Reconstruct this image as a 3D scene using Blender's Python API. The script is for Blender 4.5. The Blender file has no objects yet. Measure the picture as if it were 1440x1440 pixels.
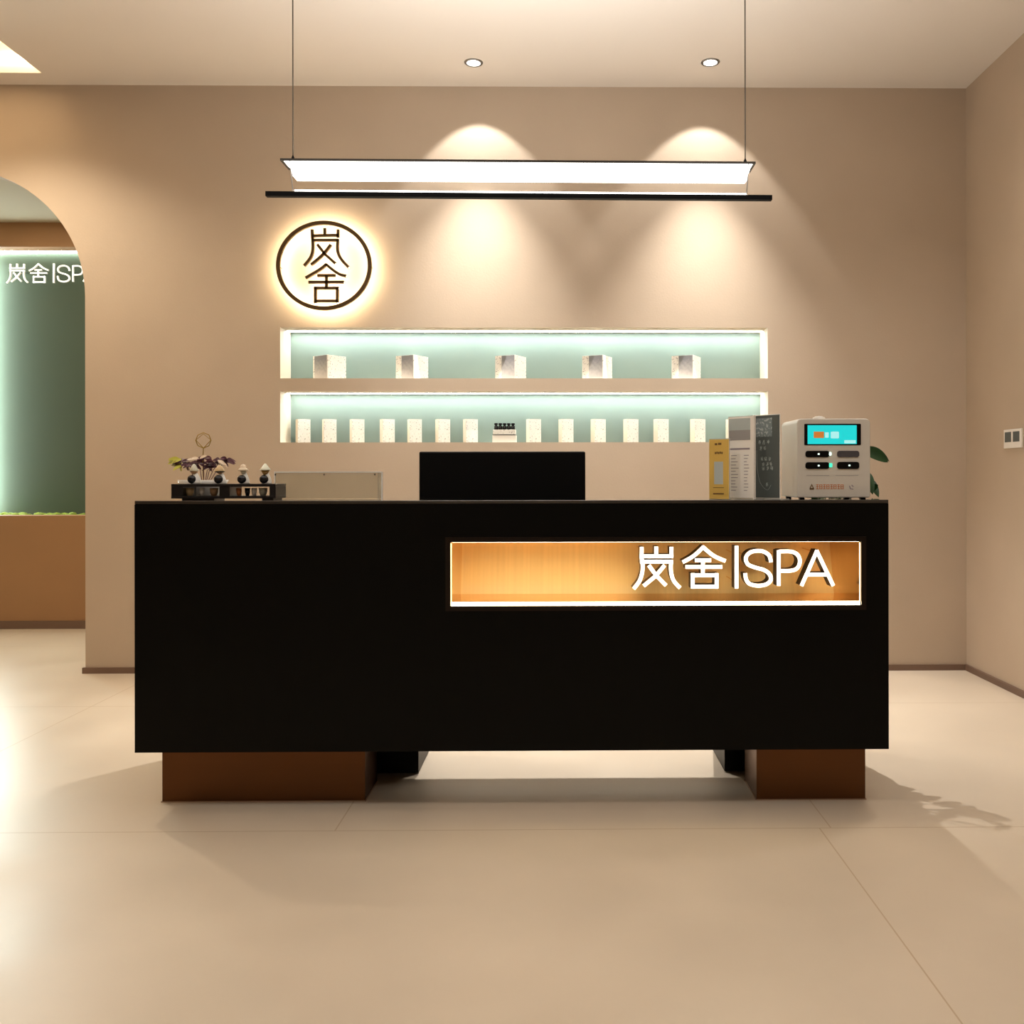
import bpy, bmesh, math, random
from mathutils import Vector, Matrix
from mathutils.geometry import tessellate_polygon
S = bpy.context.scene
COL = S.collection
PI = math.pi
random.seed(4)

# ------------------------------------------------------------------ camera
F = 1280.0; PX = 806.0; PY = 668.0
CAM = Vector((0, -5.1, 1.1))
YAW = math.radians(0.7); ROLL = math.radians(0.07)
fw = Vector((math.sin(YAW), math.cos(YAW), 0))
r0 = Vector((math.cos(YAW), -math.sin(YAW), 0)); u0 = Vector((0, 0, 1))
rt = r0 * math.cos(ROLL) - u0 * math.sin(ROLL)
up = u0 * math.cos(ROLL) + r0 * math.sin(ROLL)
cd = bpy.data.cameras.new('camera'); cam = bpy.data.objects.new('camera', cd); COL.objects.link(cam)
cd.sensor_width = 36; cd.lens = 36 * F / 1440
cd.shift_x = -(PX - 720) / 1440; cd.shift_y = (PY - 720) / 1440
m3 = Matrix((rt, up, -fw)).transposed()
cam.matrix_world = Matrix.Translation(CAM) @ m3.to_4x4()
S.camera = cam
S.view_settings.view_transform = 'Standard'; S.view_settings.look = 'None'
S.view_settings.gamma = 1; S.view_settings.exposure = 0.0; S.view_settings.use_curve_mapping = False

def ray(px, py): return fw + rt * ((px - PX) / F) + up * ((PY - py) / F)
def aty(px, py, y):
    d = ray(px, py); return CAM + d * ((y - CAM.y) / d.y)
def atx(px, py, x):
    d = ray(px, py); return CAM + d * ((x - CAM.x) / d.x)
def atz(px, py, z):
    d = ray(px, py); return CAM + d * ((z - CAM.z) / d.z)

# ------------------------------------------------------------------ materials
def lin(c):
    return tuple(((v / 255) / 12.92 if v / 255 <= .04045 else ((v / 255 + .055) / 1.055) ** 2.4) for v in c)
def mat(name, rgb, rough=.5, metal=0, emit=None, es=0, spec=.5, noise=0, nscale=8, bump=0, bscale=60, stretch=None, coat=0, rvar=0):
    m = bpy.data.materials.new(name); m.use_nodes = True
    n = m.node_tree.nodes; l = m.node_tree.links; b = n['Principled BSDF']
    c = lin(rgb)
    b.inputs['Base Color'].default_value = (*c, 1); b.inputs['Roughness'].default_value = rough
    b.inputs['Metallic'].default_value = metal; b.inputs['Specular IOR Level'].default_value = spec
    b.inputs['Coat Weight'].default_value = coat
    if emit: b.inputs['Emission Color'].default_value = (*lin(emit), 1); b.inputs['Emission Strength'].default_value = es
    tc = n.new('ShaderNodeTexCoord'); mp = n.new('ShaderNodeMapping'); l.new(tc.outputs['Object'], mp.inputs['Vector'])
    if stretch: mp.inputs['Scale'].default_value = stretch
    if noise or rvar:
        t = n.new('ShaderNodeTexNoise'); t.inputs['Scale'].default_value = nscale; t.inputs['Detail'].default_value = 5
        l.new(mp.outputs['Vector'], t.inputs['Vector'])
        if noise:
            r = n.new('ShaderNodeValToRGB'); r.color_ramp.elements[0].position = .3; r.color_ramp.elements[1].position = .7
            r.color_ramp.elements[0].color = (*[v * (1 - noise) for v in c], 1); r.color_ramp.elements[1].color = (*[min(1, v * (1 + noise)) for v in c], 1)
            l.new(t.outputs['Fac'], r.inputs['Fac']); l.new(r.outputs['Color'], b.inputs['Base Color'])
        if rvar:
            q = n.new('ShaderNodeMapRange'); q.inputs[1].default_value = .3; q.inputs[2].default_value = .7
            q.inputs[3].default_value = max(0, rough - rvar); q.inputs[4].default_value = rough + rvar
            l.new(t.outputs['Fac'], q.inputs[0]); l.new(q.outputs[0], b.inputs['Roughness'])
    if bump:
        t2 = n.new('ShaderNodeTexNoise'); t2.inputs['Scale'].default_value = bscale; t2.inputs['Detail'].default_value = 6
        l.new(mp.outputs['Vector'], t2.inputs['Vector'])
        bp = n.new('ShaderNodeBump'); bp.inputs['Strength'].default_value = bump; bp.inputs['Distance'].default_value = .004
        l.new(t2.outputs['Fac'], bp.inputs['Height']); l.new(bp.outputs['Normal'], b.inputs['Normal'])
    return m
def floor_mat():
    m = mat('stone_tile_floor', (206, 191, 170), .36, noise=.05, nscale=2.2, rvar=.05)
    n = m.node_tree.nodes; l = m.node_tree.links; b = n['Principled BSDF']
    src = b.inputs['Base Color'].links[0].from_socket
    geo = n.new('ShaderNodeNewGeometry'); sp = n.new('ShaderNodeSeparateXYZ'); l.new(geo.outputs['Position'], sp.inputs[0])
    def line(axis, off, size):
        a = n.new('ShaderNodeMath'); a.operation = 'SUBTRACT'; l.new(sp.outputs[axis], a.inputs[0]); a.inputs[1].default_value = off
        d = n.new('ShaderNodeMath'); d.operation = 'PINGPONG'; l.new(a.outputs[0], d.inputs[0]); d.inputs[1].default_value = size / 2
        c = n.new('ShaderNodeMath'); c.operation = 'LESS_THAN'; l.new(d.outputs[0], c.inputs[0]); c.inputs[1].default_value = .0022
        return c.outputs[0]
    mx = n.new('ShaderNodeMath'); mx.operation = 'MAXIMUM'
    front = n.new('ShaderNodeMath'); front.operation = 'LESS_THAN'; l.new(sp.outputs[1], front.inputs[0]); front.inputs[1].default_value = -2.275
    sel = n.new('ShaderNodeMix'); sel.data_type = 'FLOAT'; l.new(front.outputs[0], sel.inputs[0]); l.new(line(0, -.704, 1.54), sel.inputs[2]); l.new(line(0, .80, 3.08), sel.inputs[3])
    l.new(sel.outputs[0], mx.inputs[0]); l.new(line(1, -2.275, 1.54), mx.inputs[1])
    mix = n.new('ShaderNodeMix'); mix.data_type = 'RGBA'; l.new(mx.outputs[0], mix.inputs[0]); l.new(src, mix.inputs[6])
    mix.inputs[7].default_value = (*lin((184, 162, 134)), 1); l.new(mix.outputs[2], b.inputs['Base Color'])
    return m
def print_mat(name, base, ink, scale=30, thr=.6, rough=.6, stretch=(1, 1, 1)):
    """card stock with small printed flecks that read as unreadable small print"""
    m = mat(name, base, rough)
    n = m.node_tree.nodes; l = m.node_tree.links; b = n['Principled BSDF']
    tc = n.new('ShaderNodeTexCoord'); mp = n.new('ShaderNodeMapping'); mp.inputs['Scale'].default_value = stretch
    l.new(tc.outputs['Object'], mp.inputs['Vector'])
    t = n.new('ShaderNodeTexNoise'); t.inputs['Scale'].default_value = scale; t.inputs['Detail'].default_value = 3; l.new(mp.outputs['Vector'], t.inputs['Vector'])
    r = n.new('ShaderNodeValToRGB'); r.color_ramp.elements[0].position = thr; r.color_ramp.elements[1].position = thr + .06
    r.color_ramp.elements[0].color = (*lin(base), 1); r.color_ramp.elements[1].color = (*lin(ink), 1)
    l.new(t.outputs['Fac'], r.inputs['Fac']); l.new(r.outputs['Color'], b.inputs['Base Color'])
    return m
def art_mat(name, top, bottom, z0, z1):
    """printed picture fading from one ink to another, with speckle (object space height)"""
    m = mat(name, top, .6)
    n = m.node_tree.nodes; l = m.node_tree.links; b = n['Principled BSDF']
    tc = n.new('ShaderNodeTexCoord'); sp = n.new('ShaderNodeSeparateXYZ'); l.new(tc.outputs['Object'], sp.inputs[0])
    q = n.new('ShaderNodeMapRange'); l.new(sp.outputs[2], q.inputs[0]); q.inputs[1].default_value = z0; q.inputs[2].default_value = z1
    t = n.new('ShaderNodeTexNoise'); t.inputs['Scale'].default_value = 60; l.new(tc.outputs['Object'], t.inputs['Vector'])
    a = n.new('ShaderNodeMath'); a.operation = 'MULTIPLY_ADD'; l.new(t.outputs['Fac'], a.inputs[0]); a.inputs[1].default_value = .5; a.inputs[2].default_value = -.25
    s = n.new('ShaderNodeMath'); s.operation = 'ADD'; l.new(a.outputs[0], s.inputs[0]); l.new(q.outputs[0], s.inputs[1])
    r = n.new('ShaderNodeValToRGB'); r.color_ramp.elements[0].position = .15; r.color_ramp.elements[1].position = .85
    r.color_ramp.elements[0].color = (*lin(bottom), 1); r.color_ramp.elements[1].color = (*lin(top), 1)
    l.new(s.outputs[0], r.inputs['Fac']); l.new(r.outputs['Color'], b.inputs['Base Color'])
    return m
def glass_mat(name, tint, alpha=.25):
    m = bpy.data.materials.new(name); m.use_nodes = True
    n = m.node_tree.nodes; l = m.node_tree.links; n.remove(n['Principled BSDF'])
    tr = n.new('ShaderNodeBsdfTransparent'); tr.inputs[0].default_value = (.93, .93, .91, 1)
    g = n.new('ShaderNodeBsdfPrincipled'); g.inputs['Base Color'].default_value = (*lin(tint), 1); g.inputs['Roughness'].default_value = .12
    mx = n.new('ShaderNodeMixShader'); mx.inputs[0].default_value = alpha
    l.new(tr.outputs[0], mx.inputs[1]); l.new(g.outputs[0], mx.inputs[2]); l.new(mx.outputs[0], n['Material Output'].inputs[0])
    return m

M = {}
M['wall'] = mat('beige_plaster', (186, 168, 147), .75, noise=.03, nscale=3, bump=.12, bscale=90, spec=.25)
M['ceiling'] = mat('off_white_ceiling_paint', (228, 221, 212), .85, spec=.2)
M['hallceil'] = mat('grey_ceiling_paint', (190, 180, 160), .85, spec=.2)
M['brown'] = mat('brown_plaster', (160, 122, 86), .75, noise=.03, nscale=3, spec=.25)
M['base'] = mat('taupe_baseboard', (112, 88, 72), .5)
M['cream'] = mat('cream_niche_lining', (236, 226, 208), .7)
M['green'] = mat('sage_green_panel', (134, 152, 144), .65, noise=.02, nscale=4)
M['dkgreen'] = mat('deep_sage_panel', (70, 86, 68), .6)
M['floor'] = floor_mat()
M['black'] = mat('satin_black_panel', (6, 6, 5), .38, noise=.1, nscale=1.5, spec=.12)
M['blacktop'] = mat('polished_black_top', (30, 29, 28), .07, spec=1, coat=1)
M['blackplastic'] = mat('black_plastic', (7, 7, 7), .45, spec=.12)
M['frameblk'] = mat('bronze_black_frame', (40, 31, 26), .28, metal=.7)
M['gold'] = mat('brushed_gold', (224, 200, 146), .48, metal=.85, noise=.05, nscale=4, stretch=(22, 1, .2), rvar=.03)
M['goldmirror'] = mat('polished_gold', (232, 190, 136), .12, metal=1)
M['copper'] = mat('brushed_copper', (98, 66, 42), .32, metal=1, noise=.03, nscale=5, stretch=(.3, .3, 9), rvar=.02)
M['litline'] = mat('painted_lit_line', (176, 148, 124), .5, metal=.3)  # pale colour painted for the lit line where the feet meet the floor
M['greykey'] = mat('grey_plastic_key', (74, 72, 76), .35)
M['bronze'] = mat('dark_bronze_letters', (84, 62, 28), .45, metal=.5)
M['whiteled'] = mat('white_led', (255, 255, 255), .5, emit=(236, 255, 250), es=11)
M['niche_led'] = mat('niche_led', (255, 255, 255), .5, emit=(250, 255, 252), es=21)
M['warmled'] = mat('warm_led', (255, 240, 215), .5, emit=(255, 236, 200), es=44)
M['edgeled'] = mat('edge_led', (255, 220, 170), .5, emit=(255, 214, 150), es=3)
M['charled'] = mat('character_led', (255, 240, 215), .5, emit=(255, 238, 208), es=26)
M['signled'] = mat('sign_led', (255, 240, 215), .5, emit=(255, 232, 190), es=14)
M['letterface'] = mat('white_letter_face', (255, 252, 246), .5, emit=(255, 250, 240), es=1.5)
M['hallface'] = mat('white_hall_letter', (250, 252, 248), .5, emit=(250, 255, 250), es=.9)
M['letterside'] = mat('dark_letter_return', (34, 24, 16), .4)
M['pendled'] = mat('pendant_diffuser', (255, 255, 250), .5, emit=(255, 253, 246), es=4.5)
M['pendmetal'] = mat('dark_grey_metal', (58, 52, 45), .4, metal=.6)
M['pendblk'] = mat('matt_black_metal', (7, 7, 7), .5, spec=.1)
M['wire'] = mat('steel_wire', (70, 64, 55), .4, metal=.8)
M['chrome'] = mat('brushed_nickel', (150, 150, 150), .3, metal=1)
M['lens'] = mat('downlight_lens', (255, 255, 255), .3, emit=(255, 250, 240), es=5)
M['cove'] = mat('cove_light_panel', (255, 235, 205), .6, emit=(255, 226, 184), es=1.25)
M['coveled'] = mat('cove_led', (255, 235, 205), .6, emit=(255, 232, 190), es=9)
M['hallled'] = mat('hall_led', (255, 255, 250), .6, emit=(240, 255, 250), es=80)
M['moss'] = mat('moss', (120, 138, 34), .9, noise=.35, nscale=40, bump=.8, bscale=200)
M['white'] = mat('white_plastic', (206, 201, 190), .35, spec=.5)
M['whitecer'] = mat('white_ceramic', (236, 232, 224), .25)
M['paper'] = mat('white_paper', (238, 234, 226), .6)
M['grey'] = mat('grey_print', (150, 148, 146), .6)
M['slate'] = mat('slate_print', (84, 92, 90), .5)
M['paleslate'] = print_mat('pale_slate_picture', (120, 132, 134), (176, 184, 184), 120, .52)
M['yellow'] = mat('mustard_card', (214, 178, 88), .55)
M['inkbrown'] = mat('brown_ink', (104, 74, 30), .6)
M['inkgrey'] = mat('grey_ink', (140, 130, 138), .6)
M['inkpale'] = mat('pale_ink', (176, 186, 184), .6)
M['acryl'] = glass_mat('clear_acrylic', (226, 226, 220), .35)
M['sheet'] = glass_mat('smoky_acrylic_sheet', (196, 184, 152), .30)
M['edge'] = mat('bright_acrylic_edge', (240, 238, 230), .3)
M['teal'] = mat('lit_teal_screen', (20, 90, 90), .2, emit=(28, 214, 214), es=.95)
M['screenor'] = mat('lit_orange_icon', (80, 40, 10), .3, emit=(206, 122, 50), es=.9)
M['screenwh'] = mat('lit_pale_icon', (80, 90, 90), .3, emit=(170, 240, 236), es=.95)
M['ledwh'] = mat('white_indicator', (255, 255, 255), .3, emit=(210, 255, 240), es=1.5)
M['ledteal'] = mat('teal_indicator', (80, 220, 190), .3, emit=(60, 220, 180), es=1.2)
M['orangeink'] = mat('orange_ink', (204, 122, 60), .6)
M['leaf'] = mat('dark_green_leaf', (22, 62, 18), .4, noise=.25, nscale=30)
M['purple'] = mat('purple_leaf', (84, 40, 54), .5, noise=.3, nscale=40)
M['lime'] = mat('lime_leaf', (190, 184, 60), .5)
M['blush'] = mat('pale_petal', (226, 206, 180), .5)
M['soil'] = mat('potting_soil', (50, 36, 26), .9, bump=.8)
M['goldwire'] = mat('gold_wire', (176, 146, 66), .35, metal=.8)
M['lacquer'] = mat('black_lacquer', (13, 12, 15), .3)
M['robe'] = mat('white_glazed_robe', (222, 220, 212), .35)
M['belly'] = mat('dark_glazed_belly', (14, 16, 22), .15)
M['skin'] = mat('tan_glazed_face', (176, 140, 98), .4)
for k, c in dict(hat_a=(196, 192, 170), hat_b=(202, 174, 128), hat_c=(226, 208, 180), hat_d=(222, 222, 200)).items(): M[k] = mat(k + '_glaze', c, .35, noise=.1, nscale=60)
M['hatgold'] = mat('olive_gold_glaze', (142, 110, 44), .35)

# ------------------------------------------------------------------ mesh helpers
def obj(name, bm, m, parent=None, smooth=False, loc=None):
    me = bpy.data.meshes.new(name)
    bmesh.ops.recalc_face_normals(bm, faces=bm.faces)
    bm.to_mesh(me); bm.free()
    for x in (m if isinstance(m, (list, tuple)) else [m]): me.materials.append(M[x])
    if smooth:
        for p in me.polygons: p.use_smooth = True
    o = bpy.data.objects.new(name, me); COL.objects.link(o)
    if parent: o.parent = parent
    if loc: o.location = loc
    return o
def B(): return bmesh.new()
def box(bm, a, b, mi=0, bev=0, seg=2, rot=None):
    t = bmesh.new(); c = [(a[i] + b[i]) / 2 for i in range(3)]; s = [abs(b[i] - a[i]) for i in range(3)]
    bmesh.ops.create_cube(t, size=1); bmesh.ops.scale(t, vec=s, verts=t.verts)
    if bev: bmesh.ops.bevel(t, geom=t.edges[:], offset=bev, segments=seg, affect='EDGES', profile=.5)
    if rot: bmesh.ops.rotate(t, cent=(0, 0, 0), matrix=rot, verts=t.verts)
    bmesh.ops.translate(t, vec=c, verts=t.verts)
    merge(bm, t, mi); return bm
def merge(bm, t, mi=0):
    vm = {v: bm.verts.new(v.co) for v in t.verts}
    for f in t.faces:
        try: g = bm.faces.new([vm[v] for v in f.verts]); g.material_index = mi
        except ValueError: pass
    t.free()
def lathe(bm, prof, c=(0, 0, 0), n=24, sx=1, sy=1, mi=0):
    rings = []
    for r, z in prof:
        if r <= 1e-6: rings.append([bm.verts.new((c[0], c[1], c[2] + z))])
        else: rings.append([bm.verts.new((c[0] + r * sx * math.cos(2 * PI * i / n), c[1] + r * sy * math.sin(2 * PI * i / n), c[2] + z)) for i in range(n)])
    for a, b in zip(rings, rings[1:]):
        for i in range(n):
            j = (i + 1) % n
            if len(a) == 1 and len(b) == 1: continue
            if len(a) == 1: f = bm.faces.new((a[0], b[i], b[j]))
            elif len(b) == 1: f = bm.faces.new((a[i], a[j], b[0]))
            else: f = bm.faces.new((a[i], a[j], b[j], b[i]))
            f.material_index = mi
    if prof[0] == prof[-1]: return bm
    for rg in (rings[0], rings[-1]):
        if len(rg) > 1: bm.faces.new(rg).material_index = mi
    return bm
def ball(bm, c, r, sx=1, sy=1, sz=1, n=16, mi=0):
    k = n // 2
    return lathe(bm, [(r * math.sin(PI * i / k), -r * sz * math.cos(PI * i / k)) for i in range(k + 1)], c, n, sx, sy, mi)
def tube(bm, pts, r, n=8, mi=0):
    pts = [Vector(p) for p in pts]; rings = []
    rr = r if isinstance(r, (list, tuple)) else [r] * len(pts)
    for i, p in enumerate(pts):
        d = (pts[min(i + 1, len(pts) - 1)] - pts[max(i - 1, 0)]).normalized()
        a = d.cross(Vector((0, 1, 0)) if abs(d.y) < .9 else Vector((1, 0, 0))).normalized(); b = d.cross(a)
        rings.append([bm.verts.new(p + (a * math.cos(2 * PI * k / n) + b * math.sin(2 * PI * k / n)) * rr[i]) for k in range(n)])
    for a, b in zip(rings, rings[1:]):
        for k in range(n): bm.faces.new((a[k], a[(k + 1) % n], b[(k + 1) % n], b[k])).material_index = mi
    bm.faces.new(rings[0]); bm.faces.new(rings[-1]); return bm
def stroke(bm, pts, w, y0, y1, mf=0, ms=1, w1=None):
    """flat pen stroke in the XZ plane with thickness from y0 (front) to y1; mf = face slot, ms = side slot"""
    P = [Vector((p[0], p[1])) for p in pts]; n = len(P); L = []; R = []
    for i in range(n):
        if i == 0: t = (P[1] - P[0]).normalized()
        elif i == n - 1: t = (P[-1] - P[-2]).normalized()
        else: t = ((P[i] - P[i - 1]).normalized() + (P[i + 1] - P[i]).normalized()).normalized()
        k = 1.0
        if 0 < i < n - 1: k = 1 / max(.5, t.dot((P[i] - P[i - 1]).normalized()))
        ww = w if w1 is None else w + (w1 - w) * i / (n - 1)
        nn = Vector((-t.y, t.x)) * ww / 2 * k; L.append(P[i] + nn); R.append(P[i] - nn)
    def ring(y): return [bm.verts.new((q.x, y, q.y)) for q in L], [bm.verts.new((q.x, y, q.y)) for q in R]
    fl, fr = ring(y0); bl, br = ring(y1)
    for i in range(n - 1):
        bm.faces.new((fl[i], fl[i + 1], fr[i + 1], fr[i])).material_index = mf
        for q in ((bl[i], br[i], br[i + 1], bl[i + 1]), (fl[i], bl[i], bl[i + 1], fl[i + 1]), (fr[i], fr[i + 1], br[i + 1], br[i])):
            bm.faces.new(q).material_index = ms
    bm.faces.new((fl[0], fr[0], br[0], bl[0])).material_index = ms
    bm.faces.new((fl[-1], bl[-1], br[-1], fr[-1])).material_index = ms
def smooth_pts(pts, k=4):
    out = []
    for i in range(len(pts) - 1):
        p0 = pts[max(i - 1, 0)]; p1 = pts[i]; p2 = pts[i + 1]; p3 = pts[min(i + 2, len(pts) - 1)]
        for j in range(k):
            t = j / k
            out.append(tuple(.5 * (2 * p1[a] + (p2[a] - p0[a]) * t + (2 * p0[a] - 5 * p1[a] + 4 * p2[a] - p3[a]) * t * t + (3 * p1[a] - p0[a] - 3 * p2[a] + p3[a]) * t ** 3) for a in (0, 1)))
    out.append(pts[-1]); return out
def thing(name, label, cat, loc=(0, 0, 0), group=None, rz=0):
    o = bpy.data.objects.new(name, None); COL.objects.link(o); o.location = loc; o.rotation_euler = (0, 0, rz); o.empty_display_size = .05
    tag(o, label, cat, group); return o
def tag(o, label, cat, group=None):
    o['label'] = label; o['category'] = cat
    if group: o['group'] = group
    return o
def struct(o): o['kind'] = 'structure'; return o
def leafmesh(bm, base, d, L, w, droop=.3, n=6, mi=0, updir=Vector((0, 0, 1)), th=.0006):
    """a curved leaf blade with a midrib fold and a little thickness"""
    base = Vector(base); d = Vector(d).normalized(); side = d.cross(updir)
    if side.length < .05: side = d.cross(Vector((1, 0, 0)))
    side.normalize(); nrm = side.cross(d).normalized(); rows = []
    for i in range(n + 1):
        t = i / n; c = base + d * L * t - Vector((0, 0, 1)) * droop * L * t * t; ww = w / 2 * (math.sin(PI * min(1, t * .9 + .08)) ** .8 if t < 1 else 0.02)
        rows.append([c - side * ww + nrm * ww * .35, c, c + side * ww + nrm * ww * .35])
    for off in (0, 1):
        vs = [[bm.verts.new(p - nrm * th * off) for p in r] for r in rows]
        for a, b in zip(vs, vs[1:]):
            for k in (0, 1): bm.faces.new((a[k], a[k + 1], b[k + 1], b[k])).material_index = mi
    return bm

# ------------------------------------------------------------------ room shell
CZ = atz(1359, 124.4, 0); CEIL = aty(1359, 124.4, 0).z
XR = aty(1359, 600, 0).x; XL = -5.2; YF = -9.0; HALLZ = 2.92; YH = 1.49
floor = B()
for p in [[(XL, YF, 0), (XR, YF, 0), (XR, 2.3, 0), (XL, 2.3, 0)]]: floor.faces.new([floor.verts.new(q) for q in p])
bmesh.ops.extrude_face_region(floor, geom=floor.faces[:])
for v in list(floor.verts)[4:]: v.co.z = -.08
struct(obj('floor', floor, 'floor'))

# back wall with arch and two display niches
arch_r = .71; ax1 = aty(120, 700, 0).x; axc = ax1 - arch_r; azc = aty(120, 417, 0).z
def px_rect(x0, y0, x1, y1):
    a = aty((x0), (y0 + y1) / 2, 0).x; b = aty(x1, (y0 + y1) / 2, 0).x; m = (x0 + x1) / 2
    return a, aty(m, y1, 0).z, b, aty(m, y0, 0).z
N1 = px_rect(394, 460.5, 1079.5, 532); N2 = px_rect(394, 550, 1080, 622)
ND = .20
outer = [(XL, 0), (axc - arch_r, 0)] + [(axc + arch_r * math.cos(a), azc + arch_r * math.sin(a)) for a in [PI - PI * i / 48 for i in range(49)]] + [(ax1, 0), (XR, 0), (XR, CEIL), (XL, CEIL)]
def rc(n): return [(n[0], n[1]), (n[2], n[1]), (n[2], n[3]), (n[0], n[3])]
polys = [outer, rc(N1), rc(N2)]
bm = B(); flat = [p for q in polys for p in q]
for tri in tessellate_polygon([[Vector((p[0], p[1], 0)) for p in q] for q in polys]):
    bm.faces.new([bm.verts.new((flat[i][0], 0, flat[i][1])) for i in tri])
WT = .10
for i in range(1, 51):          # reveal of the arch
    a, b = outer[i], outer[i + 1]
    bm.faces.new([bm.verts.new(q) for q in ((a[0], 0, a[1]), (b[0], 0, b[1]), (b[0], WT, b[1]), (a[0], WT, a[1]))])
# hall side of the wall
hall_outer = outer
hall_outer = [p if p[0] < XR - .01 else (-1.75, p[1]) for p in outer]
for tri in tessellate_polygon([[Vector((p[0], p[1], 0)) for p in hall_outer]]):
    bm.faces.new([bm.verts.new((hall_outer[i][0], WT, hall_outer[i][1])) for i in tri])
bmesh.ops.remove_doubles(bm, verts=bm.verts, dist=1e-5)
for n in (N1, N2):
    q = rc(n)
    for k in range(4):
        a, b = q[k], q[(k + 1) % 4]
        f = bm.faces.new([bm.verts.new(v) for v in ((a[0], 0, a[1]), (b[0], 0, b[1]), (b[0], ND, b[1]), (a[0], ND, a[1]))])
        f.material_index = 0 if k == 2 else 1
    f = bm.faces.new([bm.verts.new((x, ND, z)) for x, z in q]); f.material_index = 2
me_w = bpy.data.meshes.new('wall_back'); bm.to_mesh(me_w); bm.free()
for x in ('wall', 'cream', 'green'): me_w.materials.append(M[x])
wb = bpy.data.objects.new('wall_back', me_w); COL.objects.link(wb); struct(wb)
struct(obj('wall_right', box(B(), (XR, YF, 0), (XR + .1, .1, CEIL)), 'wall'))
struct(obj('wall_left', box(B(), (XL - .1, YF, 0), (XL, 2.3, CEIL)), 'wall'))
struct(obj('wall_front', box(B(), (XL, YF - .1, 0), (XR, YF, CEIL)), 'wall'))
# ceiling with a raised light recess at the left
cor = atz(58.5, 102.5, CEIL); RX1, RY1 = cor.x, cor.y; RX0, RY0 = -4.7, -4.6; RH = .16
bm = B()
for a, b in [((XL, YF), (XR, RY0)), ((XL, RY1), (XR, .1)), ((RX1, RY0), (XR, RY1)), ((XL, RY0), (RX0, RY1))]: box(bm, (a[0], a[1], CEIL), (b[0], b[1], CEIL + RH))
box(bm, (RX0, RY0, CEIL + RH), (RX1, RY1, CEIL + RH + .05))
struct(obj('ceiling', bm, 'ceiling'))
o = obj('cove_light_panel', box(B(), (RX0 + .08, RY0 + .08, CEIL + RH - .03), (RX1 - .08, RY1 - .08, CEIL + RH - .002)), 'cove'); tag(o, 'glowing warm panel set in the ceiling recess at upper left', 'ceiling light')
bm = B()
box(bm, (RX1 - .03, RY0 + .02, CEIL + .06), (RX1 - .003, RY1 - .03, CEIL + .085)); box(bm, (RX0 + .02, RY1 - .03, CEIL + .06), (RX1 - .03, RY1 - .003, CEIL + .085))
o = obj('light_strip', bm, 'coveled'); tag(o, 'warm white strip along the inner edge of the ceiling recess at upper left', 'light strip')
# baseboards
bh = aty(1300, 934, 0).z
bb = B(); box(bb, (ax1 - .012, -.014, 0), (XR, 0, bh)); struct(obj('baseboard_back', bb, 'base'))
struct(obj('baseboard_right', box(B(), (XR - .014, YF, 0), (XR, -.014, bh)), 'base'))
struct(obj('baseboard_left', box(B(), (XL, YF, 0), (XL + .014, 0, bh)), 'base'))
# hall behind the arch
hb = aty(60, 725, YH).z; ht = aty(60, 347, YH).z; HD = .42
struct(obj('ceiling_hall', box(B(), (XL, WT, HALLZ), (-1.8, 2.3, HALLZ + .05)), 'hallceil'))
struct(obj('wall_far', box(B(), (XL, YH, 0), (-1.8, YH + .12, hb)), 'brown'))
struct(obj('wall_soffit', box(B(), (XL, YH, ht), (-1.8, YH + .12, HALLZ)), 'brown'))
struct(obj('wall_planter', box(B(), (XL, YH + HD, 0), (-1.8, YH + HD + .1, HALLZ)), 'dkgreen'))
struct(obj('wall_hall_right', box(B(), (-1.8, WT, 0), (-1.7, 2.3, HALLZ)), 'brown'))
struct(obj('trim_1', box(B(), (XL, YH + .12, hb - .12), (-1.8, YH + HD, hb - .04)), 'brown'))
struct(obj('baseboard_far', box(B(), (XL, YH - .014, 0), (-1.8, YH, aty(60, 873, YH).z)), 'base'))
bm = B()
for i in range(420):
    x = random.uniform(XL + .1, -1.85); y = random.uniform(YH + .13, YH + .36); r = random.uniform(.014, .034)
    ball(bm, (x, y, hb - .022 + random.uniform(0, .014)), r, 1.2, 1.1, .75, n=8)
o = obj('moss', bm, 'moss', smooth=True); o['kind'] = 'stuff'; tag(o, 'yellow-green moss bed on the ledge below the glowing green wall', 'moss')
gx = aty(-24, 500, YH + HD - .05).x
o = obj('light_strip', box(B(), (gx - .03, YH + HD - .06, hb), (gx, YH + HD - .0005, ht)), 'hallled'); tag(o, 'vertical cool white strip lighting the left of the green hall wall', 'light strip')
o = obj('light_strip', box(B(), (XL, YH + HD - .03, ht + .055), (-1.8, YH + HD, ht + .085)), 'niche_led'); tag(o, 'cool white strip hidden behind the brown hall soffit', 'light strip')

# niche light strips (set into the niche tops)
for nn, w in ((N1, 'upper'), (N2, 'lower')):
    o = obj('light_strip', box(B(), (nn[0] + .004, .115, nn[3] - .002), (nn[2] - .004, .158, nn[3] - .0005)), 'niche_led')
    tag(o, 'white light strip along the top of the %s wall niche' % w, 'light strip')

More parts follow.
